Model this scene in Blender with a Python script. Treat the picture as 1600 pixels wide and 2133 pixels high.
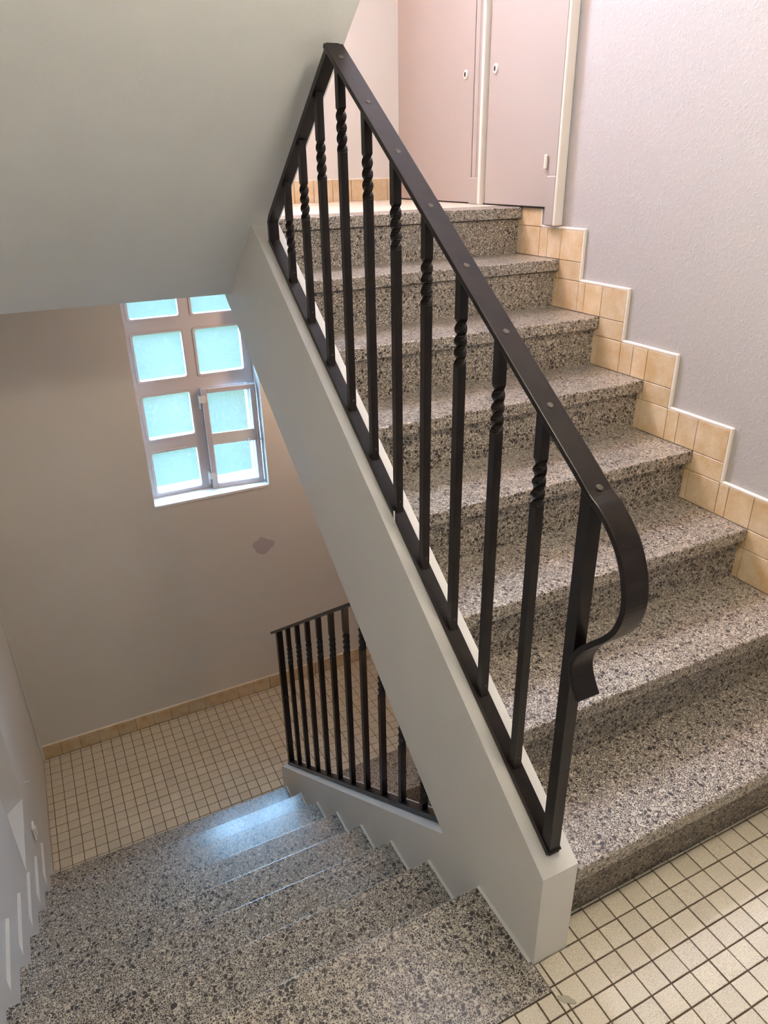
import bpy, bmesh, math, random
from mathutils import Vector, Matrix

random.seed(7)
for o in list(bpy.data.objects):
    bpy.data.objects.remove(o)
scn = bpy.context.scene
COL = scn.collection
PI = math.pi

# ------------------------------------------------------------------ camera
CAM = (-0.6761, -0.7496, 1.5138)
YAW, PITCH, ROLL, FPX = 0.4538, -0.4504, -0.0186, 1493.1
f = Vector((math.sin(YAW) * math.cos(PITCH), math.cos(YAW) * math.cos(PITCH), math.sin(PITCH)))
r = Vector((math.cos(YAW), -math.sin(YAW), 0))
u = r.cross(f)
r2 = r * math.cos(ROLL) + u * math.sin(ROLL)
u2 = -r * math.sin(ROLL) + u * math.cos(ROLL)
cam_data = bpy.data.cameras.new('camera')
cam_data.sensor_fit = 'HORIZONTAL'
cam_data.sensor_width = 36.0
cam_data.lens = FPX / 1600.0 * 36.0
cam_data.clip_start = 0.02
cam = bpy.data.objects.new('camera', cam_data)
m = Matrix((r2, u2, -f)).transposed().to_4x4()
m.translation = CAM
cam.matrix_world = m
COL.objects.link(cam)
scn.camera = cam

# ------------------------------------------------------------------ world and colour management
world = bpy.data.worlds.new('sky')
scn.world = world
world.use_nodes = True
bg = world.node_tree.nodes['Background']
bg.inputs['Color'].default_value = (0.36, 0.61, 1.0, 1)
bg.inputs['Strength'].default_value = 60.0
vs = scn.view_settings
vs.view_transform = 'Standard'
vs.look = 'None'
vs.gamma = 1.0
vs.use_curve_mapping = False
vs.exposure = 0.0

LAMP_MAIN = 49.0      # W, globe lamp over the main landing
LAMP_LOW = 18.0        # W, warm lamp on the half landing below
LAMP_UP = 88.0         # W, warm lamp on the half landing above


DAY_UP = 1080.0        # W, daylight entering by the window over the upper landing

dl = bpy.data.lights.new('daylight_upper_window', 'AREA')
dl.shape = 'RECTANGLE'
dl.size, dl.size_y = 0.60, 1.05
dl.energy = DAY_UP
dl.color = (0.83, 0.80, 1.0)
dlo = bpy.data.objects.new('daylight_upper_window', dl)
dlo.location = (0.0245, 3.02, 3.27)
dlo.rotation_euler = (-math.pi / 2 + 0.45, 0, 0)
COL.objects.link(dlo)


def portal(name, loc, rot, sx, sy):
    d = bpy.data.lights.new(name, 'AREA')
    d.shape = 'RECTANGLE'
    d.size, d.size_y = sx, sy
    d.cycles.is_portal = True
    o = bpy.data.objects.new(name, d)
    o.location = loc
    o.rotation_euler = rot
    COL.objects.link(o)
    return o


# ------------------------------------------------------------------ measures (metres)
H = 0.17                       # riser
T1, T2 = 0.2438, 0.2286        # tread of the right and of the left flights
W = 0.0858                     # stringer thickness
XR = 1.1418                    # face of the skirting tiles on the right
XWR = XR + 0.011               # right wall plane
XL = -1.066                    # face of the stepped skirting on the left
XWL = -1.076                   # left wall plane
YF = 2.7145                    # far wall plane
YB = -1.75                     # wall behind the viewer
O = 0.0205                     # nosing overhang
Y0 = 0.1706                    # first nosing of the flight going down
XM = 0.043                     # middle of the stringer
ZT, ZB = 4.05, -2.95


def soff_r(y):                 # underside of the right flight going up
    return 0.011 + 0.69 * (y - 0.35)


def soff_l(y):                 # underside of the left flight overhead
    return 1.113 - 0.735 * (y - 1.846)


def str_up(y):
    return 0.2867 + 0.7086 * y


def str_dn(y):
    return 0.250 - 0.7475 * y


# ------------------------------------------------------------------ helpers
def mesh_obj(name, bm, mat, parent=None, smooth=False):
    me = bpy.data.meshes.new(name)
    bmesh.ops.recalc_face_normals(bm, faces=bm.faces)
    bm.to_mesh(me)
    bm.free()
    if smooth:
        for p in me.polygons:
            p.use_smooth = True
    if mat:
        me.materials.append(mat)
    o = bpy.data.objects.new(name, me)
    COL.objects.link(o)
    if parent:
        o.parent = parent
    return o


def tag(o, label=None, cat=None, group=None, kind=None):
    if label:
        o['label'] = label
    if cat:
        o['category'] = cat
    if group:
        o['group'] = group
    if kind:
        o['kind'] = kind
    return o


def empty(name, loc=(0, 0, 0)):
    o = bpy.data.objects.new(name, None)
    o.empty_display_size = 0.05
    o.location = loc
    COL.objects.link(o)
    return o


def adopt(child, parent):
    child.parent = parent
    child.matrix_parent_inverse = Matrix.Translation(-Vector(parent.location))


def box(bm, x0, x1, y0, y1, z0, z1, bev=0.0):
    v = [bm.verts.new((x, y, z)) for z in (z0, z1) for y in (y0, y1) for x in (x0, x1)]
    idx = [(0, 2, 3, 1), (4, 5, 7, 6), (0, 1, 5, 4), (2, 6, 7, 3), (0, 4, 6, 2), (1, 3, 7, 5)]
    fs = [bm.faces.new([v[i] for i in q]) for q in idx]
    if bev:
        es = list({e for q in fs for e in q.edges})
        bmesh.ops.bevel(bm, geom=es, offset=bev, segments=1, affect='EDGES')


def prism(bm, pts, x0, x1):
    """polygon given in (y, z), extruded along x"""
    a = [bm.verts.new((x0, p[0], p[1])) for p in pts]
    b = [bm.verts.new((x1, p[0], p[1])) for p in pts]
    n = len(pts)
    bm.faces.new(a)
    bm.faces.new(b[::-1])
    for i in range(n):
        j = (i + 1) % n
        bm.faces.new((a[i], b[i], b[j], a[j]))


def prism_z(bm, pts, z0, z1):
    a = [bm.verts.new((p[0], p[1], z0)) for p in pts]
    b = [bm.verts.new((p[0], p[1], z1)) for p in pts]
    n = len(pts)
    bm.faces.new(a[::-1])
    bm.faces.new(b)
    for i in range(n):
        j = (i + 1) % n
        bm.faces.new((a[i], a[j], b[j], b[i]))


def lathe(bm, prof, axis_pt, axis='Z', n=20):
    """profile of (radius, along) turned about an axis through axis_pt"""
    rings = []
    for rad, h in prof:
        ring = []
        for i in range(n):
            a = 2 * PI * i / n
            c, s = rad * math.cos(a), rad * math.sin(a)
            if axis == 'Z':
                p = (c, s, h)
            elif axis == 'X':
                p = (h, c, s)
            else:
                p = (c, h, s)
            ring.append(bm.verts.new(Vector(p) + Vector(axis_pt)))
        rings.append(ring)
    for a, b in zip(rings, rings[1:]):
        for i in range(n):
            j = (i + 1) % n
            bm.faces.new((a[i], a[j], b[j], b[i]))
    bm.faces.new(rings[0][::-1])
    bm.faces.new(rings[-1])


def one_box(name, mat, parent, dims, bev=0.0):
    bm = bmesh.new()
    box(bm, *dims, bev=bev)
    return mesh_obj(name, bm, mat, parent)


# ------------------------------------------------------------------ materials
class NT:
    def __init__(self, name):
        self.m = bpy.data.materials.new(name)
        self.m.use_nodes = True
        self.t = self.m.node_tree
        self.b = self.t.nodes['Principled BSDF']
        self.out = self.t.nodes['Material Output']
        self.pos = self.n('ShaderNodeNewGeometry').outputs['Position']

    def n(self, kind, **kw):
        nd = self.t.nodes.new(kind)
        for k, v in kw.items():
            setattr(nd, k, v)
        return nd

    def l(self, a, b):
        self.t.links.new(a, b)

    def noise(self, scale, detail=2, rough=0.5, vec=None, dist=0.0):
        nd = self.n('ShaderNodeTexNoise')
        nd.inputs['Scale'].default_value = scale
        nd.inputs['Detail'].default_value = detail
        nd.inputs['Roughness'].default_value = rough
        nd.inputs['Distortion'].default_value = dist
        self.l(vec or self.pos, nd.inputs['Vector'])
        return nd

    def voro(self, scale, feature='F1', vec=None):
        nd = self.n('ShaderNodeTexVoronoi', feature=feature)
        nd.inputs['Scale'].default_value = scale
        self.l(vec or self.pos, nd.inputs['Vector'])
        return nd

    def ramp(self, src, stops, interp='LINEAR'):
        nd = self.n('ShaderNodeValToRGB')
        nd.color_ramp.interpolation = interp
        e = nd.color_ramp.elements
        while len(e) < len(stops):
            e.new(0.5)
        for q, (p, c) in zip(e, stops):
            q.position = p
            q.color = (c, c, c, 1) if isinstance(c, (int, float)) else (*c, 1)
        self.l(src, nd.inputs['Fac'])
        return nd.outputs['Color']

    def mix(self, fac, a, b, mode='MIX'):
        nd = self.n('ShaderNodeMix', data_type='RGBA', blend_type=mode)
        for s, v in ((0, fac), (6, a), (7, b)):
            if hasattr(v, 'is_linked'):
                self.l(v, nd.inputs[s])
            elif s == 0:
                nd.inputs[s].default_value = v
            else:
                nd.inputs[s].default_value = (*v, 1)
        return nd.outputs[2]

    def math(self, op, a, b=None):
        nd = self.n('ShaderNodeMath', operation=op)
        for i, v in enumerate((a, b)):
            if v is None:
                continue
            if hasattr(v, 'is_linked'):
                self.l(v, nd.inputs[i])
            else:
                nd.inputs[i].default_value = v
        return nd.outputs[0]

    def bump(self, src, strength, dist, prev=None):
        nd = self.n('ShaderNodeBump')
        nd.inputs['Strength'].default_value = strength
        nd.inputs['Distance'].default_value = dist
        self.l(src, nd.inputs['Height'])
        if prev:
            self.l(prev, nd.inputs['Normal'])
        return nd.outputs['Normal']

    def fin(self, col=None, rough=0.5, normal=None, spec=0.5, metal=0.0, coat=0.0, coat_rough=0.1, coat_ior=1.5):
        b = self.b
        if col is not None:
            if hasattr(col, 'is_linked'):
                self.l(col, b.inputs['Base Color'])
            else:
                b.inputs['Base Color'].default_value = (*col, 1)
        if hasattr(rough, 'is_linked'):
            self.l(rough, b.inputs['Roughness'])
        else:
            b.inputs['Roughness'].default_value = rough
        if normal is not None:
            self.l(normal, b.inputs['Normal'])
        b.inputs['Specular IOR Level'].default_value = spec
        b.inputs['Metallic'].default_value = metal
        b.inputs['Coat Weight'].default_value = coat
        b.inputs['Coat Roughness'].default_value = coat_rough
        b.inputs['Coat IOR'].default_value = coat_ior
        return self.m


def paint(name, c, bump_scale=35, bump=0.06, rough=0.55, var=0.04, fine=0.0):
    t = NT(name)
    n1 = t.noise(2.3, 3, 0.6)
    col = t.mix(t.ramp(n1.outputs['Fac'], [(0.3, 0.0), (0.7, 1.0)]), tuple(x * (1 - var) for x in c), c)
    n2 = t.noise(bump_scale, 4, 0.55)
    nn = t.bump(n2.outputs['Fac'], bump, 0.02)
    if fine:
        n3 = t.noise(420, 3, 0.6)
        nn = t.bump(n3.outputs['Fac'], fine, 0.002, nn)
    return t.fin(col, rough, nn)


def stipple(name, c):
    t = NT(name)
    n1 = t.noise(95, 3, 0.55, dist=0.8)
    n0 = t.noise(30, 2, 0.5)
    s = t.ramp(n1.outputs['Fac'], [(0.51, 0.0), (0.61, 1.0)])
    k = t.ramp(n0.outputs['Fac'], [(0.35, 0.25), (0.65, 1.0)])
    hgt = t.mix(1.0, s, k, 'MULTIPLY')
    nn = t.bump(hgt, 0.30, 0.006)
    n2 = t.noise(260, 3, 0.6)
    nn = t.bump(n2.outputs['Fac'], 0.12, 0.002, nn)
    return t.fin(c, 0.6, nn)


def terrazzo(name, dark_bias=0.0, rough=0.38, coat=0.8, tone=1.0):
    t = NT(name)
    wob = t.noise(70, 2, 0.5)
    vadd = t.n('ShaderNodeVectorMath', operation='MULTIPLY_ADD')
    t.l(wob.outputs['Color'], vadd.inputs[0])
    vadd.inputs[1].default_value = (0.009, 0.009, 0.009)
    t.l(t.pos, vadd.inputs[2])
    vec = vadd.outputs[0]
    # small chips
    v1 = t.voro(215, 'F1', vec)
    e1 = t.voro(215, 'DISTANCE_TO_EDGE', vec)
    sep = t.n('ShaderNodeSeparateColor')
    t.l(v1.outputs['Color'], sep.inputs[0])
    chip = t.ramp(sep.outputs[0], [(0.0, (0.020, 0.014, 0.012)), (0.42 + dark_bias, (0.062, 0.047, 0.039)),
                                   (0.69 + dark_bias, (0.15, 0.126, 0.104)), (0.89, (0.42, 0.375, 0.315)),
                                   (0.965, (0.60, 0.54, 0.45))], 'CONSTANT')
    cement = t.mix(t.ramp(t.noise(240, 2, 0.5).outputs['Fac'], [(0.35, 0.0), (0.65, 1.0)]),
                   (0.42, 0.385, 0.325), (0.74, 0.68, 0.58))
    line = t.ramp(e1.outputs['Distance'], [(0.05, 1.0), (0.13, 0.0)])
    col = t.mix(line, chip, cement)
    # large dark chips
    v2 = t.voro(98, 'F1', vec)
    e2 = t.voro(98, 'DISTANCE_TO_EDGE', vec)
    sep2 = t.n('ShaderNodeSeparateColor')
    t.l(v2.outputs['Color'], sep2.inputs[0])
    pick = t.math('LESS_THAN', sep2.outputs[1], 0.24 + dark_bias)
    core = t.ramp(e2.outputs['Distance'], [(0.10, 0.0), (0.17, 1.0)])
    fac = t.math('MULTIPLY', pick, core)
    big = t.ramp(sep2.outputs[0], [(0.0, (0.020, 0.014, 0.013)), (0.7, (0.055, 0.042, 0.036)),
                                   (0.93, (0.55, 0.47, 0.37))], 'CONSTANT')
    col = t.mix(fac, col, big)
    # large cloudy variation
    cl = t.ramp(t.noise(6, 3, 0.6).outputs['Fac'], [(0.3, (0.88 * tone, 0.88 * tone ** 1.15, 0.88 * tone ** 1.3)), (0.7, (tone, tone ** 1.1, tone ** 1.2))])
    col = t.mix(1.0, col, cl, 'MULTIPLY')
    nn = t.bump(t.noise(60, 2, 0.5).outputs['Fac'], 0.05, 0.004)
    return t.fin(col, rough, nn, 0.5, coat=coat, coat_rough=0.21, coat_ior=1.75)


def floor_tile(name, c):
    t = NT(name)
    n1 = t.noise(520, 2, 0.5)
    sp = t.ramp(n1.outputs['Fac'], [(0.40, 0.0), (0.50, 1.0)])
    info = t.n('ShaderNodeObjectInfo')
    tint = t.ramp(info.outputs['Random'], [(0.0, 0.88), (1.0, 1.0)])
    base = t.mix(sp, tuple(x * 0.66 for x in c), c)
    dirt = t.ramp(t.noise(9, 4, 0.6).outputs['Fac'], [(0.3, 0.9), (0.7, 1.0)])
    base = t.mix(1.0, t.mix(1.0, base, tint, 'MULTIPLY'), dirt, 'MULTIPLY')
    nn = t.bump(n1.outputs['Fac'], 0.08, 0.002)
    return t.fin(base, 0.42, nn)


def skirt_tile(name):
    t = NT(name)
    info = t.n('ShaderNodeObjectInfo')
    n1 = t.noise(14, 4, 0.62)
    col = t.mix(t.ramp(n1.outputs['Fac'], [(0.33, 0.0), (0.67, 1.0)]), (0.56, 0.385, 0.195), (0.70, 0.575, 0.405))
    tint = t.ramp(info.outputs['Random'], [(0.0, 0.88), (1.0, 1.0)])
    n2 = t.noise(330, 2, 0.6)
    sp = t.ramp(n2.outputs['Fac'], [(0.36, 0.83), (0.52, 1.0)])
    col = t.mix(1.0, t.mix(1.0, col, tint, 'MULTIPLY'), sp, 'MULTIPLY')
    return t.fin(col, 0.38, t.bump(n2.outputs['Fac'], 0.06, 0.002))


def iron(name):
    t = NT(name)
    n1 = t.noise(26, 4, 0.6)
    col = t.mix(t.ramp(n1.outputs['Fac'], [(0.35, 0.0), (0.75, 1.0)]), (0.0055, 0.0034, 0.0032), (0.014, 0.0085, 0.0072))
    n2 = t.noise(60, 2, 0.5)
    ro = t.ramp(n2.outputs['Fac'], [(0.3, 0.29), (0.7, 0.36)])
    return t.fin(col, ro, None, 0.26)


def pane_glass(name):
    """hammered, lightly frosted window glass: part of the light passes straight, part is scattered"""
    t = NT(name)
    t.t.nodes.remove(t.b)
    w1 = t.noise(45, 3, 0.6, dist=1.2)
    w2 = t.noise(160, 2, 0.5)
    nn = t.bump(w1.outputs['Fac'], 0.15, 0.01)
    nn = t.bump(w2.outputs['Fac'], 0.2, 0.003, nn)
    rf = t.n('ShaderNodeBsdfRefraction')
    rf.inputs['Roughness'].default_value = 0.14
    rf.inputs['IOR'].default_value = 1.08
    rf.inputs['Color'].default_value = (0.90, 0.97, 0.95, 1)
    t.l(nn, rf.inputs['Normal'])
    tr = t.n('ShaderNodeBsdfTransparent')
    tr.inputs['Color'].default_value = (0.90, 0.97, 0.96, 1)
    tl = t.n('ShaderNodeBsdfTranslucent')
    tl.inputs['Color'].default_value = (0.80, 0.92, 0.90, 1)
    t.l(nn, tl.inputs['Normal'])
    gl = t.n('ShaderNodeBsdfGlossy')
    gl.inputs['Roughness'].default_value = 0.12
    t.l(nn, gl.inputs['Normal'])
    m1 = t.n('ShaderNodeMixShader')
    m1.inputs[0].default_value = 0.5
    t.l(rf.outputs[0], m1.inputs[1])
    t.l(tr.outputs[0], m1.inputs[2])
    m2 = t.n('ShaderNodeMixShader')
    m2.inputs[0].default_value = 0.024
    t.l(m1.outputs[0], m2.inputs[1])
    t.l(tl.outputs[0], m2.inputs[2])
    m3 = t.n('ShaderNodeMixShader')
    m3.inputs[0].default_value = 0.05
    t.l(m2.outputs[0], m3.inputs[1])
    t.l(gl.outputs[0], m3.inputs[2])
    t.l(m3.outputs[0], t.out.inputs['Surface'])
    return t.m


def flat(name, c, rough=0.5, metal=0.0, spec=0.5):
    t = NT(name)
    return t.fin(c, rough, None, spec, metal)


def grass_mat(name):
    t = NT(name)
    col = t.mix(t.ramp(t.noise(0.7, 5, 0.7).outputs['Fac'], [(0.3, 0.0), (0.7, 1.0)]), (0.0130, 0.0140, 0.0054), (0.0190, 0.0165, 0.0080))
    return t.fin(col, 1.0, None, 0.0)


def lamp_mat(name, c, s):
    t = NT(name)
    t.b.inputs['Emission Color'].default_value = (*c, 1)
    t.b.inputs['Emission Strength'].default_value = s
    return t.fin((0.9, 0.9, 0.88), 0.3)


M_SOFFIT = paint('paint_soffit', (0.79, 0.825, 0.825), 14, 0.12, 0.55, 0.05, 0.10)
M_STRING = paint('paint_stringer', (0.70, 0.69, 0.66), 18, 0.10, 0.38, 0.04, 0.12)
M_WALL_F = paint('paint_far_wall', (0.655, 0.63, 0.585), 20, 0.05, 0.6, 0.05, 0.15)
M_WALL_L = paint('paint_left_wall', (0.64, 0.64, 0.63), 20, 0.05, 0.5, 0.05, 0.10)
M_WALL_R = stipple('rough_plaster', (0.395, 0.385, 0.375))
M_DOOR = paint('paint_door', (0.36, 0.325, 0.295), 10, 0.02, 0.38, 0.03)
M_TRIM = paint('paint_cream_trim', (0.80, 0.74, 0.66), 40, 0.05, 0.4, 0.04)
M_TERR = terrazzo('terrazzo', 0.03, 0.38, 0.7, 0.86)
M_RISER = terrazzo('terrazzo_riser', 0.08, 0.45, 0.35, 0.85)
M_RISER_LOW = terrazzo('terrazzo_low_riser', 0.16, 0.5, 0.25, 0.5)  # darker, browner terrazzo for the lowest riser
M_TILE = floor_tile('mosaic_tile', (0.70, 0.635, 0.505))
M_GROUT = flat('dark_grout', (0.105, 0.068, 0.045), 0.85)
M_GROUT_L = flat('pale_grout', (0.36, 0.27, 0.16), 0.85)
M_SKIRT = skirt_tile('tan_skirting_tile')
M_IRON = iron('dark_brown_iron')
M_SCREW = flat('worn_steel', (0.075, 0.065, 0.058), 0.4, 0.6)
M_FRAME = paint('paint_window', (0.62, 0.57, 0.57), 30, 0.04, 0.4, 0.03)
M_GLASS = pane_glass('hammered_glass')
M_STEEL = flat('steel', (0.45, 0.45, 0.47), 0.3, 1.0)
M_WHITE = flat('white_plastic', (0.78, 0.76, 0.72), 0.35)
M_BLACK = flat('black_hole', (0.012, 0.008, 0.007), 0.6)
M_PATCH = flat('grey_filler', (0.46, 0.42, 0.43), 0.8)
M_STAIN = flat('stain_film', (0.34, 0.32, 0.25), 0.5)
M_LINT = flat('lint', (0.7, 0.68, 0.63), 0.9)
M_CONC = flat('plain_plaster', (0.55, 0.54, 0.52), 0.8)


def structure(o, label):
    return tag(o, label, kind='structure')


# ------------------------------------------------------------------ shell
def wall_with_holes(name, mat, axis_lo, axis_hi, a0, a1, z0, z1, holes, axis='Y'):
    """slab between axis_lo and axis_hi, spanning a0..a1 and z0..z1, with rectangular holes (a0,a1,z0,z1)"""
    bm = bmesh.new()
    As = sorted({a0, a1, *[h[0] for h in holes], *[h[1] for h in holes]})
    Zs = sorted({z0, z1, *[h[2] for h in holes], *[h[3] for h in holes]})

    def solid(i, j):
        if not (0 <= i < len(As) - 1 and 0 <= j < len(Zs) - 1):
            return False
        ca, cz = (As[i] + As[i + 1]) / 2, (Zs[j] + Zs[j + 1]) / 2
        return not any(h[0] < ca < h[1] and h[2] < cz < h[3] for h in holes)
    cache = {}

    def V(a, d, z):
        k = (a, d, z)
        if k not in cache:
            cache[k] = bm.verts.new((a, d, z) if axis == 'Y' else (d, a, z))
        return cache[k]
    lo, hi = axis_lo, axis_hi
    for i in range(len(As) - 1):
        for j in range(len(Zs) - 1):
            if not solid(i, j):
                continue
            p, q, s, t = As[i], As[i + 1], Zs[j], Zs[j + 1]
            bm.faces.new((V(p, lo, s), V(q, lo, s), V(q, lo, t), V(p, lo, t)))
            bm.faces.new((V(p, hi, s), V(p, hi, t), V(q, hi, t), V(q, hi, s)))
            for (di, dj, e0, e1) in ((-1, 0, (p, s), (p, t)), (1, 0, (q, s), (q, t)), (0, -1, (p, s), (q, s)), (0, 1, (p, t), (q, t))):
                if not solid(i + di, j + dj):
                    bm.faces.new((V(e0[0], lo, e0[1]), V(e0[0], hi, e0[1]), V(e1[0], hi, e1[1]), V(e1[0], lo, e1[1])))
    return mesh_obj(name, bm, mat)


WX0, WX1, WZ0, WZ1 = -0.277, 0.326, -0.027, 1.105     # window opening
UP = 16 * H                                           # storey height
wall_far = structure(wall_with_holes('wall_far', M_WALL_F, YF, YF + 0.25, XWL - 0.3, XWR + 0.3, ZB, ZT,
                     [(WX0, WX1, WZ0, WZ1), (WX0, WX1, WZ0 + UP, WZ1 + UP)]),
                     'matte greige far wall with the paned window and a grey filler patch')
NY0, NY1, NZ0, NZ1 = 1.389, 1.774, -0.738, 0.15       # splayed opening in the left wall
wall_left = structure(wall_with_holes('wall_left', M_WALL_L, XWL - 0.12, XWL, YB, YF, ZB, ZT, [(NY0, NY1, NZ0, NZ1)], 'X'),
                      'pale grey wall at the left edge beside the descending steps')
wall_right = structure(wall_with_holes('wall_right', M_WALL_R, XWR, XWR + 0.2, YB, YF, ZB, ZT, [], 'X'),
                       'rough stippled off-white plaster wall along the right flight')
wall_back = structure(wall_with_holes('wall_back', M_WALL_L, YB - 0.2, YB, XWL - 0.1, XWR + 0.1, ZB, ZT, []),
                      'plain pale wall closing the landing')

# landing slabs
bm = bmesh.new()
prism_z(bm, [(XWL, YB), (XWR, YB), (XWR, O + 0.02), (W, O + 0.02), (W, -0.0375), (0, -0.0375), (0, -0.0975), (XWL, -0.0975)], -0.22, -0.004)
floor_main = structure(mesh_obj('floor', bm, M_GROUT), 'cream mosaic tile floor of the main landing in the foreground')
bm = bmesh.new()
box(bm, XWL, XWR, 1.885, YF, -8 * H - 0.22, -8 * H - 0.004)
box(bm, XWL, W, 1.79, 1.885, -8 * H - 0.22, -8 * H - 0.004)
floor_low = structure(mesh_obj('floor', bm, M_GROUT), 'small square mosaic tile floor of the half landing under the window')
bm = bmesh.new()
box(bm, XWL, XWR, 1.85, YF, 1.113, 8 * H)
floor_up = structure(mesh_obj('floor', bm, M_TILE), 'floor of the upper half landing in front of the closet doors')
bm = bmesh.new()
box(bm, XWL, XWR, YB, YF, -UP - 0.2, -UP)
structure(mesh_obj('floor', bm, M_TILE), 'floor of the storey below, out of sight under the stairs')
# ceilings
bm = bmesh.new()
prism(bm, [(YB, 2.47), (0.0, 2.47), (0.0, UP), (YB, UP)], XWL, XWR)
structure(mesh_obj('ceiling', bm, M_SOFFIT), 'flat ceiling over the main landing')
bm = bmesh.new()
prism(bm, [(0.0, 2.475), (0.0, 2.9), (1.9, 4.05), (YF, 4.05), (YF, 3.83), (1.925, 3.83)], W, XWR)
prism(bm, [(1.5, 4.05), (YF, 4.05), (YF, 3.835), (1.846, 3.835), (1.5, 4.0)], XWL, W)
structure(mesh_obj('ceiling', bm, M_SOFFIT), 'ceiling over the upper half landing')
bm = bmesh.new()
box(bm, XWL, XWR, YB, YF, ZT, ZT + 0.1)
structure(mesh_obj('ceiling', bm, M_CONC), 'ceiling slab at the very top of the stairwell')

# filler patch on the far wall
bm = bmesh.new()
pts = []
for i in range(22):
    a = 2 * PI * i / 22
    rx = 0.060 * (1 + 0.16 * math.sin(3 * a + 1) + random.uniform(-0.09, 0.09))
    rz = 0.050 * (1 + 0.14 * math.cos(4 * a) + random.uniform(-0.09, 0.09))
    pts.append((0.259 + rx * math.cos(a), -0.386 + rz * math.sin(a)))
fr = [bm.verts.new((x, YF - 0.0012, z)) for x, z in pts]
bk = [bm.verts.new((x, YF + 0.001, z)) for x, z in pts]
bm.faces.new(fr)
for i in range(22):
    bm.faces.new((fr[i], fr[(i + 1) % 22], bk[(i + 1) % 22], bk[i]))
tag(mesh_obj('filler_patch', bm, M_PATCH, wall_far), 'grey patch of filler on the wall')

# ------------------------------------------------------------------ mosaic tiles
TP = 0.0533
GAP = 0.0034


def tile_mesh(name):
    bm = bmesh.new()
    s, b = (TP - GAP) / 2, 0.0012
    lo = [bm.verts.new((x * s, y * s, -0.004)) for x, y in ((-1, -1), (1, -1), (1, 1), (-1, 1))]
    mi = [bm.verts.new((x * s, y * s, -b * 0.6)) for x, y in ((-1, -1), (1, -1), (1, 1), (-1, 1))]
    hi = [bm.verts.new((x * (s - b), y * (s - b), 0)) for x, y in ((-1, -1), (1, -1), (1, 1), (-1, 1))]
    bm.faces.new(hi)
    for i in range(4):
        j = (i + 1) % 4
        bm.faces.new((lo[i], lo[j], mi[j], mi[i]))
        bm.faces.new((mi[i], mi[j], hi[j], hi[i]))
    me = bpy.data.meshes.new(name)
    bm.to_mesh(me)
    bm.free()
    me.materials.append(M_TILE)
    return me


TILE_ME = tile_mesh('mosaic_tile')


def lay_tiles(parent, z, xg, yg, pitch_y, area_fn, keep_fn, limit):
    """square tiles on a grid through (xg, yg); area_fn gives the clip rectangle(s)"""
    cells = []
    for i in range(-45, 45):
        for j in range(-45, 60):
            x0, y0 = xg + i * TP, yg + j * pitch_y
            for (ax0, ax1, ay0, ay1) in area_fn:
                cx0, cx1 = max(x0, ax0), min(x0 + TP, ax1)
                cy0, cy1 = max(y0, ay0), min(y0 + pitch_y, ay1)
                if cx1 - cx0 > 0.009 and cy1 - cy0 > 0.009:
                    cells.append((cx0, cx1, cy0, cy1))
    C = Vector(CAM)
    cells.sort(key=lambda c: (0 if keep_fn((c[0] + c[1]) / 2, (c[2] + c[3]) / 2) else 1,
                              (Vector(((c[0] + c[1]) / 2, (c[2] + c[3]) / 2, z)) - C).length))
    rest = bmesh.new()
    n = 0
    for k, (a, b, c, d) in enumerate(cells):
        cx, cy = (a + b) / 2, (c + d) / 2
        dz = random.uniform(-0.0006, 0.0006)
        if k < limit:
            o = bpy.data.objects.new('mosaic_tile', TILE_ME)
            COL.objects.link(o)
            o.parent = parent
            o.location = (cx, cy, z + dz)
            o.scale = ((b - a - GAP) / (TP - GAP), (d - c - GAP) / (TP - GAP), 1)
            o.rotation_euler = (random.uniform(-0.006, 0.006), random.uniform(-0.006, 0.006), random.uniform(-0.012, 0.012))
        else:
            box(rest, a + GAP / 2, b - GAP / 2, c + GAP / 2, d - GAP / 2, z - 0.004, z + dz)
            n += 1
    if n:
        tag(mesh_obj('mosaic_tiles', rest, M_TILE, parent), kind='stuff')
    else:
        rest.free()


lay_tiles(floor_main, 0.0, 0.121, -0.037, 0.0527,
          [(0.0, XWR, YB, -0.037), (W, XWR, -0.037, O + 0.018), (XWL, 0.0, YB, -0.0985)],
          lambda x, y: y > -0.48 and x > -0.25, 220)
lay_tiles(floor_low, -8 * H, -0.993, 1.936, TP,
          [(XWL, XWR, 1.888, YF - 0.012), (XWL, W, 1.795, 1.888)],
          lambda x, y: x < 0.55 and y > 1.80, 300)

bm = bmesh.new()
pts = []
for i in range(14):
    a = 2 * PI * i / 14
    k = 1 + random.uniform(-0.18, 0.18)
    px, py = 0.019 * k * math.cos(a), 0.0075 * k * math.sin(a)
    ca, sa = math.cos(-0.75), math.sin(-0.75)
    pts.append((0.016 + px * ca - py * sa, -0.123 + px * sa + py * ca))
prism_z(bm, pts, -0.0005, 0.0012)
tag(mesh_obj('stain', bm, M_STAIN, floor_main), 'small grey-green stain on a tile')


# ------------------------------------------------------------------ stair flights
def rounded_tread(bm, ynose, yback, ztop, thick, x0, x1, sgn=1, rad=0.005):
    """tread slab whose rounded nose points towards -y (sgn=1) or +y (sgn=-1)"""
    pts = [(yback, ztop - thick), (yback, ztop)]
    for i in range(5):
        a = PI / 2 * i / 4
        pts.append((ynose + sgn * (rad - rad * math.sin(a)), ztop - rad + rad * math.cos(a)))
    for i in range(3):
        a = PI / 2 * i / 2
        pts.append((ynose + sgn * 0.003 * (1 - math.cos(a)), ztop - thick + 0.003 - 0.003 * math.sin(a)))
    prism(bm, pts, x0, x1)


NT_ = 0.040    # nosing thickness

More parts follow.
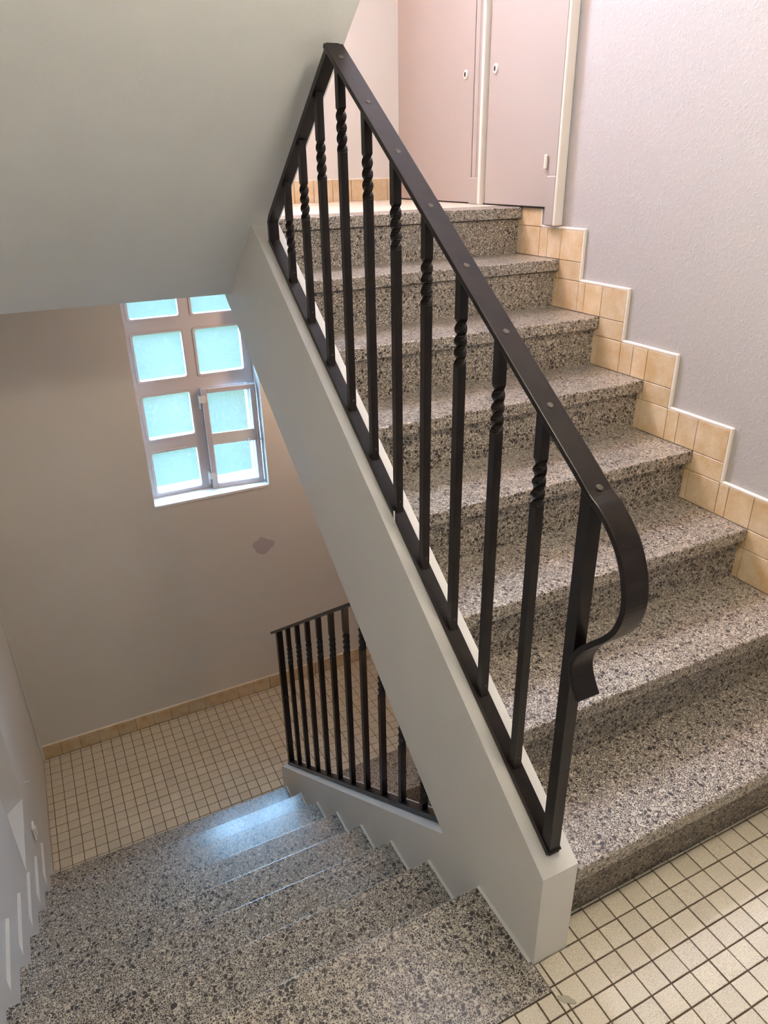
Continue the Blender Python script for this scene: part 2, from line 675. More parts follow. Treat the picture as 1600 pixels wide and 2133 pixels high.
# flight going up on the right
fl = empty('stair_flight', (0.6, 0, 0))
tag(fl, 'speckled terrazzo stair flight rising on the right to the closet doors', 'stairs')
parts = []
for k in range(1, 9):
    yn = (k - 1) * T1
    bm = bmesh.new()
    yb = yn + T1 + O + 0.02 if k < 8 else 1.85
    rounded_tread(bm, yn, yb, k * H, NT_, W, XR)
    parts.append(mesh_obj('tread', bm, M_TERR))
    bm = bmesh.new()
    box(bm, W, XR, yn + O, yn + O + 0.03, (k - 1) * H - (0.004 if k == 1 else 0), k * H - NT_ - 0.005)
    box(bm, W, XR, yn + O + 0.012, yn + O + 0.03, k * H - NT_ - 0.006, k * H - NT_ + 0.001)
    parts.append(mesh_obj('riser', bm, M_RISER_LOW if k == 1 else M_RISER))
yt = 1.5122
bm = bmesh.new()
prism(bm, [(-0.0371, -0.004), (-0.0371, str_up(-0.0371)), (yt, str_up(yt)), (1.846, 1.113), (1.927, 1.10), (0.335, 0.0), (0.335, -0.004)], 0, W)
parts.append(tag(mesh_obj('stringer', bm, M_STRING), 'off-white painted plaster stringer'))
bm = bmesh.new()
prism(bm, [(0.36, -0.004), (0.36, 0.018), (1.90, 1.09), (1.95, 1.115), (1.95, 1.20), (1.77, 1.20), (0.06, 0.02), (0.06, -0.004)], W, XWR)
parts.append(mesh_obj('waist_slab', bm, M_SOFFIT))
for p in parts:
    adopt(p, fl)

# flight going down on the left
fl2 = empty('stair_flight', (-0.5, 0.2, -1.36))
tag(fl2, 'speckled terrazzo stair flight descending on the left to the window landing', 'stairs')
parts = []
XN = -0.007
for k in range(0, 8):
    yn = Y0 + k * T2
    bm = bmesh.new()
    yb = yn - T2 - O - 0.02 if k else -0.0371
    rounded_tread(bm, yn, yb, -k * H, NT_, XL, XN, sgn=-1)
    if k == 0:
        box(bm, XWL, 0.0, -0.0975, -0.0371, -0.04, 0.0)
        box(bm, XWL, XL, -0.0371, yn, -0.04, 0.0)
        box(bm, XN, 0.0, -0.0371, yn - 0.01, -0.04, -0.001)
    parts.append(mesh_obj('tread', bm, M_TERR))
    bm = bmesh.new()
    box(bm, XL, XN, yn - O - 0.03, yn - O, -(k + 1) * H - (0.004 if k == 7 else 0), -k * H - NT_ + 0.001)
    parts.append(mesh_obj('riser', bm, M_TERR))
# stringer of the descending flight, flush with the one above it
bm = bmesh.new()
YE = 1.828
prism(bm, [(-0.0371, -0.004), (0.335, -0.004), (YE, str_dn(YE)), (YE, -8 * H - 0.004), (1.70, -1.50), (-0.0371, -0.24)], 0, W)
parts.append(tag(mesh_obj('stringer', bm, M_STRING), 'off-white painted plaster stringer'))
for k in range(0, 8):          # stepped fillet where treads meet the stringer
    yn = Y0 + k * T2
    bm = bmesh.new()
    zt = -k * H
    prism(bm, [(yn - 0.002, zt - 0.02), (yn - 0.002, zt + 0.002), (max(yn - T2 - 0.004, -0.03), zt + 0.002), (max(yn - T2 - 0.004, -0.03), zt - 0.02)], XN, 0.001)
    prism(bm, [(yn - O + 0.008, zt - H), (yn - O + 0.008, zt - 0.02), (yn - O - 0.02, zt - 0.02), (yn - O - 0.02, zt - H)], XN, 0.001)
    parts.append(mesh_obj('fillet', bm, M_STRING))
bm = bmesh.new()
prism(bm, [(-0.03, -0.32), (-0.03, -0.05), (0.11, -0.05), (0.11, -0.215), (1.72, -1.412), (1.72, -1.60)], XWL, -0.001)
parts.append(mesh_obj('waist_slab', bm, M_SOFFIT))
for p in parts:
    adopt(p, fl2)

# flight continuing down from the half landing, under the right flight
fl3 = empty('stair_flight', (0.6, 1.0, -2.72))
tag(fl3, 'top steps of the next terrazzo flight down, glimpsed behind the lower railing', 'stairs')
parts = []
for k in range(0, 8):
    yn = 1.615 - k * T2
    z = -8 * H - k * H
    bm = bmesh.new()
    yb = yn + T2 + O + 0.02 if k else 1.885
    rounded_tread(bm, yn, yb, z, NT_, W, XR)
    parts.append(mesh_obj('tread', bm, M_TERR))
    bm = bmesh.new()
    box(bm, W, XR, yn + O, yn + O + 0.03, z - H, z - NT_ + 0.001)
    parts.append(mesh_obj('riser', bm, M_TERR))
for p in parts:
    adopt(p, fl3)

# flight overhead on the left: its smooth sloping underside shows
bm = bmesh.new()
top = [(1.73, 8 * H)]
for k in range(8):
    y = 1.73 - k * T2
    top += [(y, 8 * H + (k + 1) * H), (y - T2, 8 * H + (k + 1) * H)]
top = [q for q in top if q[0] > 0.0] + [(0.0, UP)]
prism(bm, [(1.9, 8 * H), *top, (0.0, 2.47), (1.846, 1.113), (1.9, 1.113)], XWL, W)
fl4 = mesh_obj('stair_flight', bm, M_SOFFIT)
tag(fl4, 'smooth sloping pale underside of the flight overhead, upper left', 'stairs')


# ------------------------------------------------------------------ railings
def baluster_mesh(z0, z1, zt0, zt1, size, turns=1.0, slope0=0.0, slope1=0.0):
    """square bar with a twisted stretch between zt0 and zt1; ends cut to the slope dz/dy"""
    bm = bmesh.new()
    s = size / 2
    zs = [(z0, 0), (zt0, 0)]
    n = 22
    for i in range(1, n):
        zs.append((zt0 + (zt1 - zt0) * i / n, turns * 2 * PI * i / n))
    zs += [(zt1, turns * 2 * PI), (z1, turns * 2 * PI)]
    rings = []
    for i, (z, a) in enumerate(zs):
        ring = []
        bulge = 1.0
        if 1 < i < len(zs) - 2:
            bulge = 0.98
        for cx, cy in ((-1, -1), (1, -1), (1, 1), (-1, 1)):
            x, y = cx * s * bulge, cy * s * bulge
            ca, sa = math.cos(a), math.sin(a)
            X, Y = x * ca - y * sa, x * sa + y * ca
            zz = z
            if i == 0:
                zz = z + slope0 * Y
            if i == len(zs) - 1:
                zz = z + slope1 * Y
            ring.append(bm.verts.new((X, Y, zz)))
        rings.append(ring)
    for a, b in zip(rings, rings[1:]):
        for i in range(4):
            j = (i + 1) % 4
            bm.faces.new((a[i], a[j], b[j], b[i]))
    bm.faces.new(rings[0][::-1])
    bm.faces.new(rings[-1])
    return bm


def strip(bm, path, wx, th, xc=XM):
    """flat bar swept along a (y, z) path"""
    n = len(path)
    rings = []
    for i, p in enumerate(path):
        a = Vector(path[max(i - 1, 0)])
        b = Vector(path[min(i + 1, n - 1)])
        d = (b - a).normalized()
        nrm = Vector((-d.y, d.x))
        c = Vector(p)
        q0, q1 = c + nrm * th / 2, c - nrm * th / 2
        rings.append([bm.verts.new((xc - wx / 2, q0.x, q0.y)), bm.verts.new((xc + wx / 2, q0.x, q0.y)),
                      bm.verts.new((xc + wx / 2, q1.x, q1.y)), bm.verts.new((xc - wx / 2, q1.x, q1.y))])
    for a, b in zip(rings, rings[1:]):
        for i in range(4):
            j = (i + 1) % 4
            bm.faces.new((a[i], a[j], b[j], b[i]))
    bm.faces.new(rings[0][::-1])
    bm.faces.new(rings[-1])


def catmull(pts, sub=6):
    out = []
    for i in range(len(pts) - 1):
        p0 = Vector(pts[max(i - 1, 0)])
        p1, p2 = Vector(pts[i]), Vector(pts[i + 1])
        p3 = Vector(pts[min(i + 2, len(pts) - 1)])
        for k in range(sub):
            t = k / sub
            v = 0.5 * ((2 * p1) + (-p0 + p2) * t + (2 * p0 - 5 * p1 + 4 * p2 - p3) * t * t + (-p0 + 3 * p1 - 3 * p2 + p3) * t ** 3)
            out.append((v.x, v.y))
    out.append(tuple(pts[-1]))
    return out


def screw_bm(y, z, slope, xc=XM):
    bm = bmesh.new()
    lathe(bm, [(0.0058, -0.002), (0.0058, 0.0006), (0.0045, 0.0016)], (0, 0, 0), 'Z', 14)
    bmesh.ops.rotate(bm, cent=(0, 0, 0), matrix=Matrix.Rotation(math.atan(slope), 3, 'X'), verts=bm.verts)
    bmesh.ops.translate(bm, vec=(xc, y, z), verts=bm.verts)
    return bm


def handrail_up(y):
    return 1.077 + 0.718 * y


RW, RT = 0.046, 0.010
BS = 0.0175

rail = empty('stair_railing', (XM, 0, 0.297))
tag(rail, 'dark brown iron railing with twisted balusters and curled handrail end on the right flight', 'railing')
parts = []
yend = 0.934
path = [(yend, handrail_up(yend)), (0.5, handrail_up(0.5)), (0.06, handrail_up(0.06))]
curl = [(0.06, handrail_up(0.06)), (0.02, handrail_up(0.02)), (-0.014, 1.0655), (-0.036, 1.0535), (-0.060, 1.034), (-0.084, 1.007), (-0.103, 0.968),
        (-0.111, 0.924), (-0.103, 0.883), (-0.082, 0.851), (-0.055, 0.822), (-0.031, 0.793), (-0.0195, 0.765), (-0.0215, 0.741), (-0.031, 0.720), (-0.045, 0.700)]
bm = bmesh.new()
strip(bm, path[:-1] + catmull(curl, 5), RW, RT)
hr = mesh_obj('handrail', bm, M_IRON)
bmesh_bev = hr.modifiers.new('bevel', 'BEVEL')
bmesh_bev.width = 0.0015
bmesh_bev.segments = 2
bmesh_bev.limit_method = 'ANGLE'
parts.append(hr)
ny = math.cos(math.atan(0.718))
for i in range(8):
    y = 0.0 + 0.129 * i - 0.012
    s = mesh_obj('screw', screw_bm(y, handrail_up(y) + RT / 2 / ny, 0.718), M_SCREW)
    s.parent = hr
# bottom bar on the stringer
bm = bmesh.new()
strip(bm, [(1.445, str_up(1.445) + 0.010), (-0.012, str_up(-0.012) + 0.010)], 0.030, 0.014)
parts.append(mesh_obj('bottom_rail', bm, M_IRON))
# bar at the head, bent to follow the underside of the flight overhead
ye = 1.438
bm = bmesh.new()
strip(bm, [(ye, str_up(ye) + 0.012), (ye, soff_l(ye) - 0.044), (ye - 0.012, soff_l(ye - 0.012) - 0.039), (yend - 0.004, soff_l(yend - 0.004) - 0.039)], 0.030, 0.014)
parts.append(mesh_obj('end_bar', bm, M_IRON))
bm = baluster_mesh(str_up(0) + 0.006, handrail_up(0) - 0.004, 0.5, 0.6, 0.025, 0.0, 0.71, 0.72)
parts.append(mesh_obj('post', bm, M_IRON))
for i in range(1, 11):
    y = 0.129 * i
    if y < yend - 0.02:
        zt = handrail_up(y) - RT / 2 / ny + 0.002
        sl = 0.724
    else:
        zt = soff_l(y) - 0.049
        sl = -0.735
    zb = str_up(y) + 0.016
    bm = baluster_mesh(zb, zt, zt - 0.180, zt - 0.092, BS, 1.0, 0.71, sl)
    bmesh.ops.translate(bm, vec=(XM, y, 0), verts=bm.verts)
    b = mesh_obj('baluster', bm, M_IRON)
    parts.append(b)
    bm = bmesh.new()
    lathe(bm, [(0.0026, -BS / 2 - 0.0012), (0.0026, -BS / 2 + 0.002)], (XM + 0.001, y, zb + 0.026), 'Y', 10)
    rv = mesh_obj('rivet', bm, M_SCREW)
    rv.parent = b
for p in parts:
    if p.name.startswith('post'):
        p.location = (XM, 0.0, 0)
    adopt(p, rail)

# railing of the flight going down
rail2 = empty('stair_railing', (XM, 1.8, -1.1))
tag(rail2, 'lower dark iron railing with twisted balusters, on the stringer of the descending flight', 'railing')
parts = []


def handrail_dn(y):
    return 1.021 - 0.742 * y


ym = 0.880
bm = bmesh.new()
strip(bm, [(1.852, handrail_dn(1.852)), (1.3, handrail_dn(1.3)), (ym, handrail_dn(ym))], RW, RT)
hr2 = mesh_obj('handrail', bm, M_IRON)
parts.append(hr2)
bm = bmesh.new()
strip(bm, [(1.812, str_dn(1.812) + 0.011), (0.372, str_dn(0.372) + 0.011)], 0.030, 0.014)
parts.append(mesh_obj('bottom_rail', bm, M_IRON))
bm = bmesh.new()
strip(bm, [(0.40, soff_r(0.40) - 0.012), (ym, soff_r(ym) - 0.012)], 0.030, 0.014)
parts.append(mesh_obj('end_bar', bm, M_IRON))
bm = baluster_mesh(str_dn(1.80) + 0.006, handrail_dn(1.80) - 0.004, -0.8, -0.7, 0.025, 0.0, -0.7475, -0.742)
bmesh.ops.translate(bm, vec=(XM, 1.80, 0), verts=bm.verts)
parts.append(mesh_obj('corner_post', bm, M_IRON))
for i in range(10):
    y = 1.664 - 0.1285 * i
    if y > ym + 0.015:
        zt = handrail_dn(y) - RT / 2 / ny + 0.002
        sl = -0.742
    else:
        zt = soff_r(y) - 0.022
        sl = 0.69
    zb = str_dn(y) + 0.017
    bm = baluster_mesh(zb, zt, max(zt - 0.180, zb + 0.01), zt - 0.092, BS, 1.0, -0.7475, sl)
    bmesh.ops.translate(bm, vec=(XM, y, 0), verts=bm.verts)
    parts.append(mesh_obj('baluster', bm, M_IRON))
for p in parts:
    adopt(p, rail2)

# scrap of lint at a baluster foot
bm = bmesh.new()
strip(bm, [(0.642, 0.760), (0.636, 0.764), (0.628, 0.758), (0.618, 0.742)], 0.004, 0.003, xc=XM - 0.019)
for v in bm.verts:
    v.co.x += (v.co.y - 0.63) * 0.5
tag(mesh_obj('lint_scrap', bm, M_LINT), 'tiny white wisp of lint caught at a baluster foot on the right flight', 'lint')

# ------------------------------------------------------------------ skirting on the right wall
TH = 0.105      # ledge height over a tread
TO = 0.119      # ledge edge in front of a nosing
# backing slab (grout) behind the tiles, slightly thinner than the tiles
bm = bmesh.new()
ys = [YB] + [(k - 1) * T1 - TO for k in range(1, 9)]
for i, y0 in enumerate(ys):
    y1 = ys[i + 1] if i + 1 < len(ys) else 1.752
    zt = i * H + TH if i < 8 else 8 * H
    box(bm, XR + 0.0035, XWR + 0.002, y0 + (0.002 if i else 0), y1 + 0.002, max(i - 3, 0) * H - 0.02, zt - 0.002)
base_right = structure(mesh_obj('baseboard_right', bm, M_GROUT_L), 'stepped tan tile skirting climbing the right wall beside the steps')
SG = 0.0024


def skirt_piece(y0, y1, z0, z1):
    bm = bmesh.new()
    box(bm, XR, XR + 0.009, y0 + SG / 2, y1 - SG / 2, z0 + SG / 2, z1 - SG / 2, bev=0.0009)
    mesh_obj('skirting_tile', bm, M_SKIRT, base_right)


for k in range(1, 9):
    n = (k - 1) * T1
    lz = (k - 1) * H
    # under the ledge corner
    skirt_piece(n - TO, n, lz + TH, k * H)
    skirt_piece(n - TO, n, lz, lz + TH)
    skirt_piece(n, n + O + 0.012, lz, lz + TH)
    if k < 8:
        skirt_piece(n - TO, n, k * H, k * H + TH)
        skirt_piece(n, n + T1 - TO - 0.036 - 0.012 * (k % 3), k * H, k * H + TH)
        skirt_piece(n + T1 - TO - 0.036 - 0.012 * (k % 3), n + T1 - TO, k * H, k * H + TH)
    skirt_piece(n, n + O + 0.012, lz + TH, k * H - NT_)
y = -TO
while y > -1.2:
    skirt_piece(y - 0.1, y, 0.0, TH)
    y -= 0.1
# cream painted bead along the stepped edge
bm = bmesh.new()
BD = 0.008
for k in range(1, 9):
    yl = (k - 1) * T1 - TO
    z0, z1 = (k - 1) * H + TH, (k * H + TH if k < 8 else 8 * H)
    y1 = k * T1 - TO
    box(bm, XR - 0.0005, XWR + 0.001, yl - BD, yl + 0.001, z0, z1 + BD * (k < 8), bev=0.002)
    if k < 8:
        box(bm, XR - 0.0005, XWR + 0.001, yl, y1 - BD, z1 - 0.001, z1 + BD, bev=0.002)
box(bm, XR - 0.0005, XWR + 0.001, YB, -TO - BD, TH - 0.001, TH + BD, bev=0.002)
tag(mesh_obj('edge_bead', bm, M_TRIM, base_right), 'cream painted edge of the skirting')


def far_baseboard(name, label, z0, hgt, xa, xb, pitch):
    bm = bmesh.new()
    box(bm, xa, xb, YF - 0.006, YF + 0.001, z0 - 0.002, z0 + hgt - 0.002)
    root = structure(mesh_obj(name, bm, M_GROUT_L), label)
    x = xa
    i = 0
    while x < xb - 0.01:
        x1 = min(x + pitch, xb)
        bm = bmesh.new()
        box(bm, x + 0.0012, x1 - 0.0012, YF - 0.011 - random.uniform(0, 0.0015), YF - 0.003, z0, z0 + hgt + random.uniform(-0.002, 0.002), bev=0.0012)
        mesh_obj('skirting_tile', bm, M_SKIRT, root)
        x = x1
        i += 1
    bm = bmesh.new()
    box(bm, xa, xb, YF - 0.008, YF + 0.001, z0 + hgt - 0.001, z0 + hgt + 0.005, bev=0.002)
    tag(mesh_obj('edge_bead', bm, M_TRIM, root), 'cream painted edge of the skirting')


far_baseboard('baseboard_far', 'tan tile skirting at the foot of the far wall below the window', -8 * H, 0.084, XWL + 0.002, XWR - 0.002, 0.0988)
far_baseboard('baseboard_landing', 'tan tile skirting on the upper landing left of the closet doors', 8 * H, 0.094, XWL + 0.002, XWR - 0.02, 0.097)

# stepped painted skirting on the left wall
bm = bmesh.new()
pts = [(YB, -0.004), (YB, 0.113)]
for k in range(0, 8):
    yl = Y0 + k * T2 + 0.08
    pts += [(yl, -k * H + 0.113), (yl, -(k + 1) * H + 0.113)]
pts += [(1.885, -8 * H + 0.113), (1.885, -8 * H - 0.004), (1.80, -8 * H - 0.004)]
for k in range(7, -1, -1):
    yn = Y0 + k * T2
    pts += [(yn - O - 0.01, -(k + 1) * H - 0.03), (yn - O - 0.01, -k * H - 0.03)]
pts2 = []
for q in pts:
    if not pts2 or (abs(q[0] - pts2[-1][0]) + abs(q[1] - pts2[-1][1])) > 1e-5:
        pts2.append(q)
prism(bm, pts2, XWL - 0.001, XL)
structure(mesh_obj('trim_1', bm, M_WALL_L), 'stepped pale grey skirting ledges along the left wall')
# cable run in the corner
bm = bmesh.new()
box(bm, XWL - 0.001, XWL + 0.010, YF - 0.016, YF + 0.001, -8 * H - 0.002, 1.113, bev=0.003)
structure(mesh_obj('trim_2', bm, M_WALL_L), 'thin pale conduit running up the far left corner')

# ------------------------------------------------------------------ opening in the left wall
bm = bmesh.new()
D = 0.115
a0, a1 = NY0 + 0.115, NY1 - 0.128
xo, xi = XWL - D, XWL


def quad(bm, *p):
    bm.faces.new([bm.verts.new(q) for q in p])


quad(bm, (xi, NY1, NZ0), (xi, NY1, NZ1), (xo, a1, NZ1), (xo, a1, NZ0))
quad(bm, (xi, NY0, NZ0), (xo, a0, NZ0), (xo, a0, NZ1), (xi, NY0, NZ1))
quad(bm, (xi, NY0, NZ0), (xi, NY1, NZ0), (xo, a1, NZ0), (xo, a0, NZ0))
quad(bm, (xi, NY0, NZ1), (xo, a0, NZ1), (xo, a1, NZ1), (xi, NY1, NZ1))
quad(bm, (xo, a0, NZ0), (xo, a1, NZ0), (xo, a1, NZ1), (xo, a0, NZ1))
o = structure(mesh_obj('trim_3', bm, M_WALL_L), 'narrow splayed recess in the left wall above the steps')
sd = o.modifiers.new('thickness', 'SOLIDIFY')
sd.thickness = 0.004
sd.offset = 0
# light switch and hook on the left wall
sw = empty('light_switch', (XWL, 1.762, -0.955))
tag(sw, 'small white light switch on the left wall above the lowest steps', 'switch')
a = one_box('plate', M_WHITE, None, (XWL, XWL + 0.010, 1.738, 1.788, -0.945, -0.880), 0.003)
adopt(a, sw)
b = one_box('rocker', M_WHITE, None, (XWL + 0.008, XWL + 0.015, 1.751, 1.775, -0.932, -0.895), 0.002)
adopt(b, sw)
bm = bmesh.new()
lathe(bm, [(0.006, -0.001), (0.006, 0.002), (0.003, 0.004), (0.003, 0.012), (0.005, 0.014), (0.004, 0.017)], (XWL, 1.936, -0.805), 'X', 12)
tag(mesh_obj('wall_hook', bm, M_WHITE), 'tiny white knob on the left wall near the far corner', 'hook')


# ------------------------------------------------------------------ windows in the far wall
def far_window(name, label, dz, detailed=True):
    root = empty(name, (0.0245, 2.84, WZ0 + dz))
    structure(root, label)
    parts = []
    y0, y1 = 2.818, 2.868            # frame depth
    cols = [(-0.240, -0.005), (0.053, 0.285)]
    rows = [(-0.002, 0.222), (0.290, 0.515), (0.588, 0.815), (0.883, 1.072)]

    def add(nm, mat, dims, bev=0.0):
        x0, x1, a, b, z0, z1 = dims
        parts.append(one_box(nm, mat, None, (x0, x1, a, b, z0 + dz, z1 + dz), bev))
        return parts[-1]
    # fixed frame: one mesh of stiles and rails
    bm = bmesh.new()
    xs = [WX0, cols[0][0], cols[0][1], cols[1][0], cols[1][1], WX1]
    zs = [WZ0] + [v for rr in rows for v in rr] + [WZ1]
    V = {}

    def vert(x, y, z):
        k = (round(x, 5), round(y, 5), round(z, 5))
        if k not in V:
            V[k] = bm.verts.new((x, y, z + dz))
        return V[k]

    def hole(i, j):
        return (i in (1, 3) and j in (1, 3, 5, 7)) or (i == 3 and j == 2)

    for i in range(5):
        for j in range(9):
            if hole(i, j):
                continue
            xa, xb, za, zb = xs[i], xs[i + 1], zs[j], zs[j + 1]
            bm.faces.new((vert(xa, y0, za), vert(xb, y0, za), vert(xb, y0, zb), vert(xa, y0, zb)))
            bm.faces.new((vert(xa, y1, za), vert(xa, y1, zb), vert(xb, y1, zb), vert(xb, y1, za)))
            for di, dj, p, q in ((-1, 0, (xa, za), (xa, zb)), (1, 0, (xb, za), (xb, zb)), (0, -1, (xa, za), (xb, za)), (0, 1, (xa, zb), (xb, zb))):
                ii, jj = i + di, j + dj
                if not (0 <= ii < 5 and 0 <= jj < 9) or hole(ii, jj):
                    bm.faces.new((vert(p[0], y0, p[1]), vert(p[0], y1, p[1]), vert(q[0], y1, q[1]), vert(q[0], y0, q[1])))
    fo = mesh_obj('window_frame', bm, M_FRAME)
    bv = fo.modifiers.new('bevel', 'BEVEL')
    bv.width = 0.004
    bv.segments = 2
    bv.limit_method = 'ANGLE'
    parts.append(fo)
    # glazing bead, slightly raised lip round every opening, with rounded corners
    for ci, (xa, xb) in enumerate(cols):
        for ri, (za, zb) in enumerate(rows):
            if ci == 1 and ri < 2:
                continue
            bm = bmesh.new()
            n = 6
            def loop(off, rad, y):
                pts = []
                x0_, x1_, z0_, z1_ = xa - off, xb + off, za - off, zb + off
                for (cx, cz, st) in ((x1_ - rad, z1_ - rad, 0), (x0_ + rad, z1_ - rad, 1), (x0_ + rad, z0_ + rad, 2), (x1_ - rad, z0_ + rad, 3)):
                    for q in range(n + 1):
                        an = PI / 2 * (st + q / n)
                        pts.append(bm.verts.new((cx + rad * math.cos(an), y, cz + rad * math.sin(an) + dz)))
                return pts
            L = [loop(0.008, 0.016, y0), loop(0.007, 0.015, y0 - 0.004), loop(-0.003, 0.012, y0 - 0.003), loop(-0.004, 0.011, y0 + 0.012)]
            for A, B in zip(L, L[1:]):
                for q in range(len(A)):
                    w_ = (q + 1) % len(A)
                    bm.faces.new((A[q], A[w_], B[w_], B[q]))
            parts.append(mesh_obj('glazing_bead', bm, M_FRAME))
            add('window_pane', M_GLASS, (xa - 0.001, xb + 0.001, y0 + 0.012, y0 + 0.016, za - 0.001, zb + 0.001))
    # sill and reveal lining
    add('window_sill', M_WHITE, (WX0 + 0.001, WX1 - 0.001, YF - 0.004, 2.90, WZ0 - 0.01, WZ0 + 0.005), 0.002)
    # opening casement, slightly ajar
    hx, hz0, hz1 = 0.046, -0.024, 0.522
    cas = bmesh.new()
    cw = 0.274
    st = 0.029
    box(cas, 0, st, -0.018, 0.012, 0, hz1 - hz0, 0.003)
    box(cas, cw - st, cw, -0.018, 0.012, 0, hz1 - hz0, 0.003)
    box(cas, st, cw - st, -0.018, 0.012, 0, 0.030, 0.003)
    box(cas, st, cw - st, -0.018, 0.012, hz1 - hz0 - 0.026, hz1 - hz0, 0.003)
    co = mesh_obj('casement', cas, M_FRAME)
    mr = one_box('mid_rail', M_WHITE, None, (st, cw - st, -0.012, -0.003, 0.243, 0.307), 0.002)
    pn = one_box('window_pane', M_GLASS, None, (st - 0.002, cw - st + 0.002, -0.004, 0.0, 0.028, hz1 - hz0 - 0.024))
    mr.parent = co
    pn.parent = co
    if detailed:
        bm = bmesh.new()
        lathe(bm, [(0.0035, -0.024), (0.0045, -0.016), (0.003, -0.004), (0.003, 0.014)], (cw - 0.012, -0.018, 0.252), 'Y', 12)
        box(bm, cw - 0.017, cw - 0.007, -0.024, -0.017, 0.218, 0.284, 0.002)
        box(bm, cw - 0.055, cw + 0.012, -0.034, -0.028, 0.2485, 0.2555, 0.002)
        k = 16
        R, rr = 0.0095, 0.0022
        rings = []
        for q in range(k):
            an = 2 * PI * q / k
            rings.append([bm.verts.new((cw - 0.064 + (R + rr * math.cos(t)) * math.cos(an), -0.031 + rr * math.sin(t), 0.252 + (R + rr * math.cos(t)) * math.sin(an))) for t in (0, PI / 2, PI, 3 * PI / 2)])
        for q in range(k):
            A, B = rings[q], rings[(q + 1) % k]
            for t in range(4):
                bm.faces.new((A[t], A[(t + 1) % 4], B[(t + 1) % 4], B[t]))
        lt = mesh_obj('latch', bm, M_STEEL, co)
        tag(lt, 'small steel latch with a ring handle')
    co.location = (hx, y0 - 0.010, hz0 + dz)
    co.rotation_euler = (0, 0, -0.115)
    parts.append(co)
    for hz in (0.455, 0.040):
        bm = bmesh.new()
        lathe(bm, [(0.002, 0), (0.0055, 0.004), (0.0055, 0.070), (0.002, 0.076)], (hx - 0.012, y0 - 0.010, hz - 0.038 + dz), 'Z', 12)
        box(bm, hx - 0.014, hx + 0.016, y0 - 0.034, y0 - 0.004, hz - 0.004 + dz, hz + 0.030 + dz, 0.002)
        parts.append(mesh_obj('hinge', bm, M_WHITE))
    for p in parts:
        adopt(p, root)
    return root


far_window('window_1', 'paned stair window with hammered glass and a small casement ajar', 0.0)
far_window('window_2', 'same paned window one storey up, over the upper landing', UP, False)
portal('window_light_guide', (0.0245, YF + 0.22, 0.54), (-PI / 2, 0, 0), 0.62, 1.15)
portal('window_light_guide', (0.0245, YF + 0.22, 0.54 + UP), (-PI / 2, 0, 0), 0.62, 1.15)

# lawn outside
bm = bmesh.new()
box(bm, -60, 60, YF + 0.25, 90, -3.3, -3.2)
box(bm, -60, XWL - 0.35, -40, YF + 0.25, -3.3, -3.2)
structure(mesh_obj('ground', bm, grass_mat('lawn')), 'green lawn outside, a blur behind the window glass')


# ------------------------------------------------------------------ closet doors in the right wall
def bx(root, nm, mat, x0, x1, y0, y1, z0, z1, bev=0.0, label=None):
    o = one_box(nm, mat, None, (x0, x1, y0, y1, z0, z1), bev)
    adopt(o, root)
    if label:
        o['label'] = label
    return o


DZ = 8 * H
ZD = DZ + 2.0
FX = XR - 0.022       # face of the frame
LX = XR - 0.012       # face of the leaves


def keyhole(root, y, z):
    bm = bmesh.new()
    lathe(bm, [(0.0145, 0.004), (0.0145, -0.003), (0.0125, -0.006), (0.009, -0.0065)], (LX, y, z), 'X', 20)
    for v in bm.verts:
        v.co.z = z + (v.co.z - z) * 1.2
    e = mesh_obj('escutcheon', bm, M_WHITE)
    adopt(e, root)
    bm = bmesh.new()
    lathe(bm, [(0.0062, 0.0), (0.0062, -0.0072)], (LX, y, z), 'X', 14)
    for v in bm.verts:
        v.co.z = z + (v.co.z - z) * 1.5
    k = mesh_obj('keyhole', bm, M_BLACK)
    k.parent = e
    k.matrix_parent_inverse = e.matrix_parent_inverse.copy()
    k.matrix_parent_inverse = Matrix.Identity(4)


d1 = empty('door_1', (XR, 2.40, DZ))
structure(d1, 'flush off-white closet door on the upper landing, lit peach, farther of the two')
bx(d1, 'door_leaf', M_DOOR, LX, XWR, 2.062, 2.742, DZ + 0.006, ZD)
bx(d1, 'door_jamb', M_DOOR, FX, XWR, 2.745, 2.788, DZ, ZD + 0.05, 0.003)
bx(d1, 'door_jamb', M_DOOR, FX + 0.006, XWR, 2.788, 2.80, DZ, ZD + 0.05)
bx(d1, 'head_jamb', M_DOOR, FX, XWR, 2.05, 2.79, ZD + 0.003, ZD + 0.05, 0.003)
bx(d1, 'hinge', M_TRIM, LX - 0.012, LX, 2.735, 2.747, DZ + 0.79, DZ + 0.87, 0.004)
bx(d1, 'hinge', M_TRIM, LX - 0.012, LX, 2.735, 2.747, DZ + 1.7, DZ + 1.78, 0.004)
keyhole(d1, 2.120, 1.838)
d2 = empty('door_2', (XR, 1.75, DZ))
structure(d2, 'narrow flush closet door nearest the rough plaster wall, hanging over the top step')
bx(d2, 'door_leaf', M_DOOR, LX, XWR, 1.545, 1.952, DZ + 0.006, ZD)
bx(d2, 'door_jamb', M_DOOR, FX, XWR, 1.492, 1.536, 7 * H + TH + BD, ZD + 0.05, 0.003)
bx(d2, 'plinth_block', M_DOOR, FX - 0.005, XWR, 1.486, 1.538, 7 * H + TH + BD + 0.002, 1.470, 0.003)
bx(d2, 'lit_jamb_side', M_TRIM, FX - 0.0055, XWR, 1.474, 1.486, 7 * H + TH + BD + 0.002, ZD + 0.05, 0.003, 'near side of the jamb, coloured cream to look lit')  # side face of the jamb, its lit look put into the cream colour
bx(d2, 'mullion', M_DOOR, FX, XWR, 1.985, 2.044, DZ, ZD, 0.003)
bx(d2, 'mullion_strip', M_TRIM, FX - 0.008, XWR, 1.968, 1.984, DZ, ZD, 0.003)
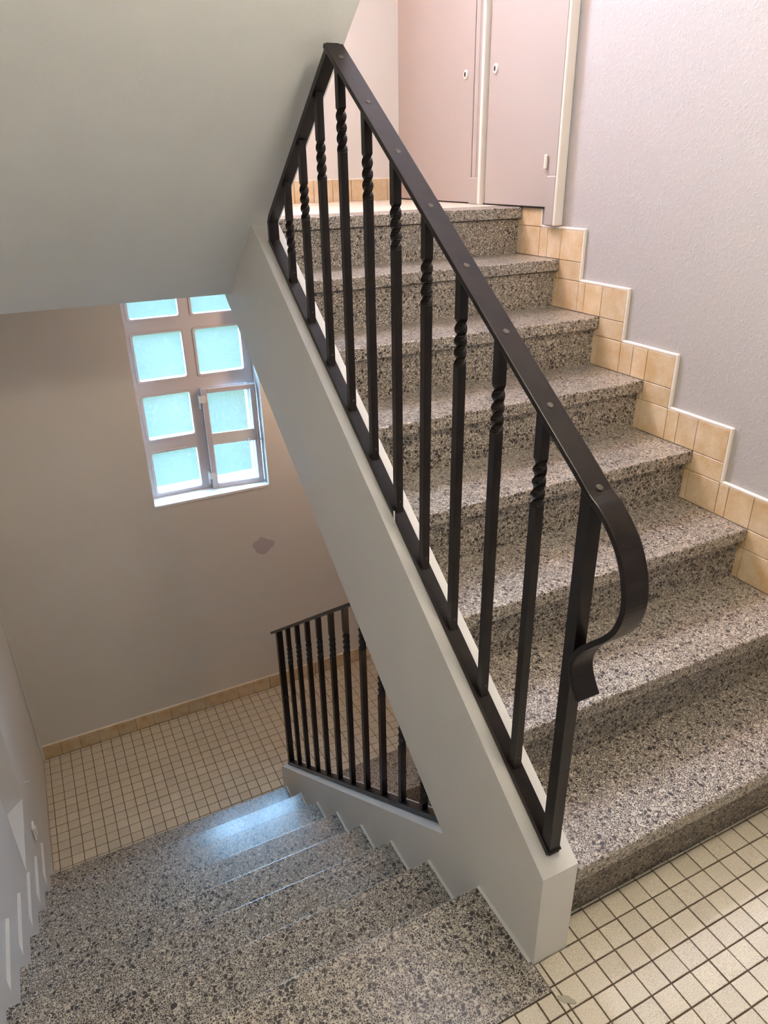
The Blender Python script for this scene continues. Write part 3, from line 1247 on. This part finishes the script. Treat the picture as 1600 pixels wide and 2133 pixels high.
bx(d2, 'mullion_strip', M_DOOR, FX - 0.004, XWR, 2.006, 2.022, DZ, ZD, 0.003)
bx(d2, 'plinth_block', M_DOOR, FX - 0.007, XWR, 1.978, 2.050, DZ, 1.462, 0.003)
bx(d2, 'head_jamb', M_DOOR, FX, XWR, 1.492, 2.044, ZD + 0.003, ZD + 0.05, 0.003)
bx(d2, 'hinge', M_TRIM, LX - 0.012, LX, 1.553, 1.566, 1.490, 1.540, 0.004)
bx(d2, 'hinge', M_TRIM, LX - 0.012, LX, 1.553, 1.566, DZ + 1.7, DZ + 1.78, 0.004)
keyhole(d2, 1.910, 1.838)
# black strip standing in for the shade in the gap under the doors
bx(d2, 'door_gap_shade', M_BLACK, LX + 0.004, XWR, 1.56, 2.742, DZ - 0.001, DZ + 0.007)


# ------------------------------------------------------------------ lamps
def globe_lamp(name, label, loc, col, watts, rad, strength):
    root = empty(name, loc)
    tag(root, label, 'lamp')
    bm = bmesh.new()
    lathe(bm, [(0.06, 0.0), (0.06, -0.02), (0.045, -0.03)], loc, 'Z', 24)
    p = mesh_obj('ceiling_rose', bm, M_WHITE)
    adopt(p, root)
    bm = bmesh.new()
    prof = [(rad * math.sin(a), -0.025 - rad * 0.8 + rad * 0.8 * math.cos(a)) for a in [0.15 + i * (PI - 0.3) / 12 for i in range(13)]]
    lathe(bm, prof, loc, 'Z', 24)
    s = mesh_obj('lamp_shade', bm, lamp_mat(name + '_opal', col, strength), smooth=True)
    adopt(s, root)
    d = bpy.data.lights.new(name + '_bulb', 'POINT')
    d.energy = watts
    d.color = col
    d.shadow_soft_size = rad
    lo = bpy.data.objects.new(name + '_bulb', d)
    lo.location = (loc[0], loc[1], loc[2] - 0.03 - rad * 1.6 - rad - 0.01)
    COL.objects.link(lo)
    adopt(lo, root)
    return root


globe_lamp('ceiling_lamp', 'opal globe lamp on the ceiling of the main landing', (0.12, -0.12, 2.47), (1.0, 0.85, 0.65), LAMP_MAIN, 0.11, 4.0)
globe_lamp('ceiling_lamp', 'warm opal lamp under the upper landing', (0.86, 2.30, 1.113), (1.0, 0.66, 0.46), LAMP_LOW, 0.07, 3.0)
globe_lamp('ceiling_lamp', 'warm opal lamp over the upper landing', (-0.45, 2.25, 3.83), (1.0, 0.42, 0.17), LAMP_UP, 0.09, 3.0)
globe_lamp('ceiling_lamp', 'warm opal lamp under the main landing, one storey down', (0.62, -0.35, -0.22), (1.0, 0.60, 0.36), 12.0, 0.08, 3.0)
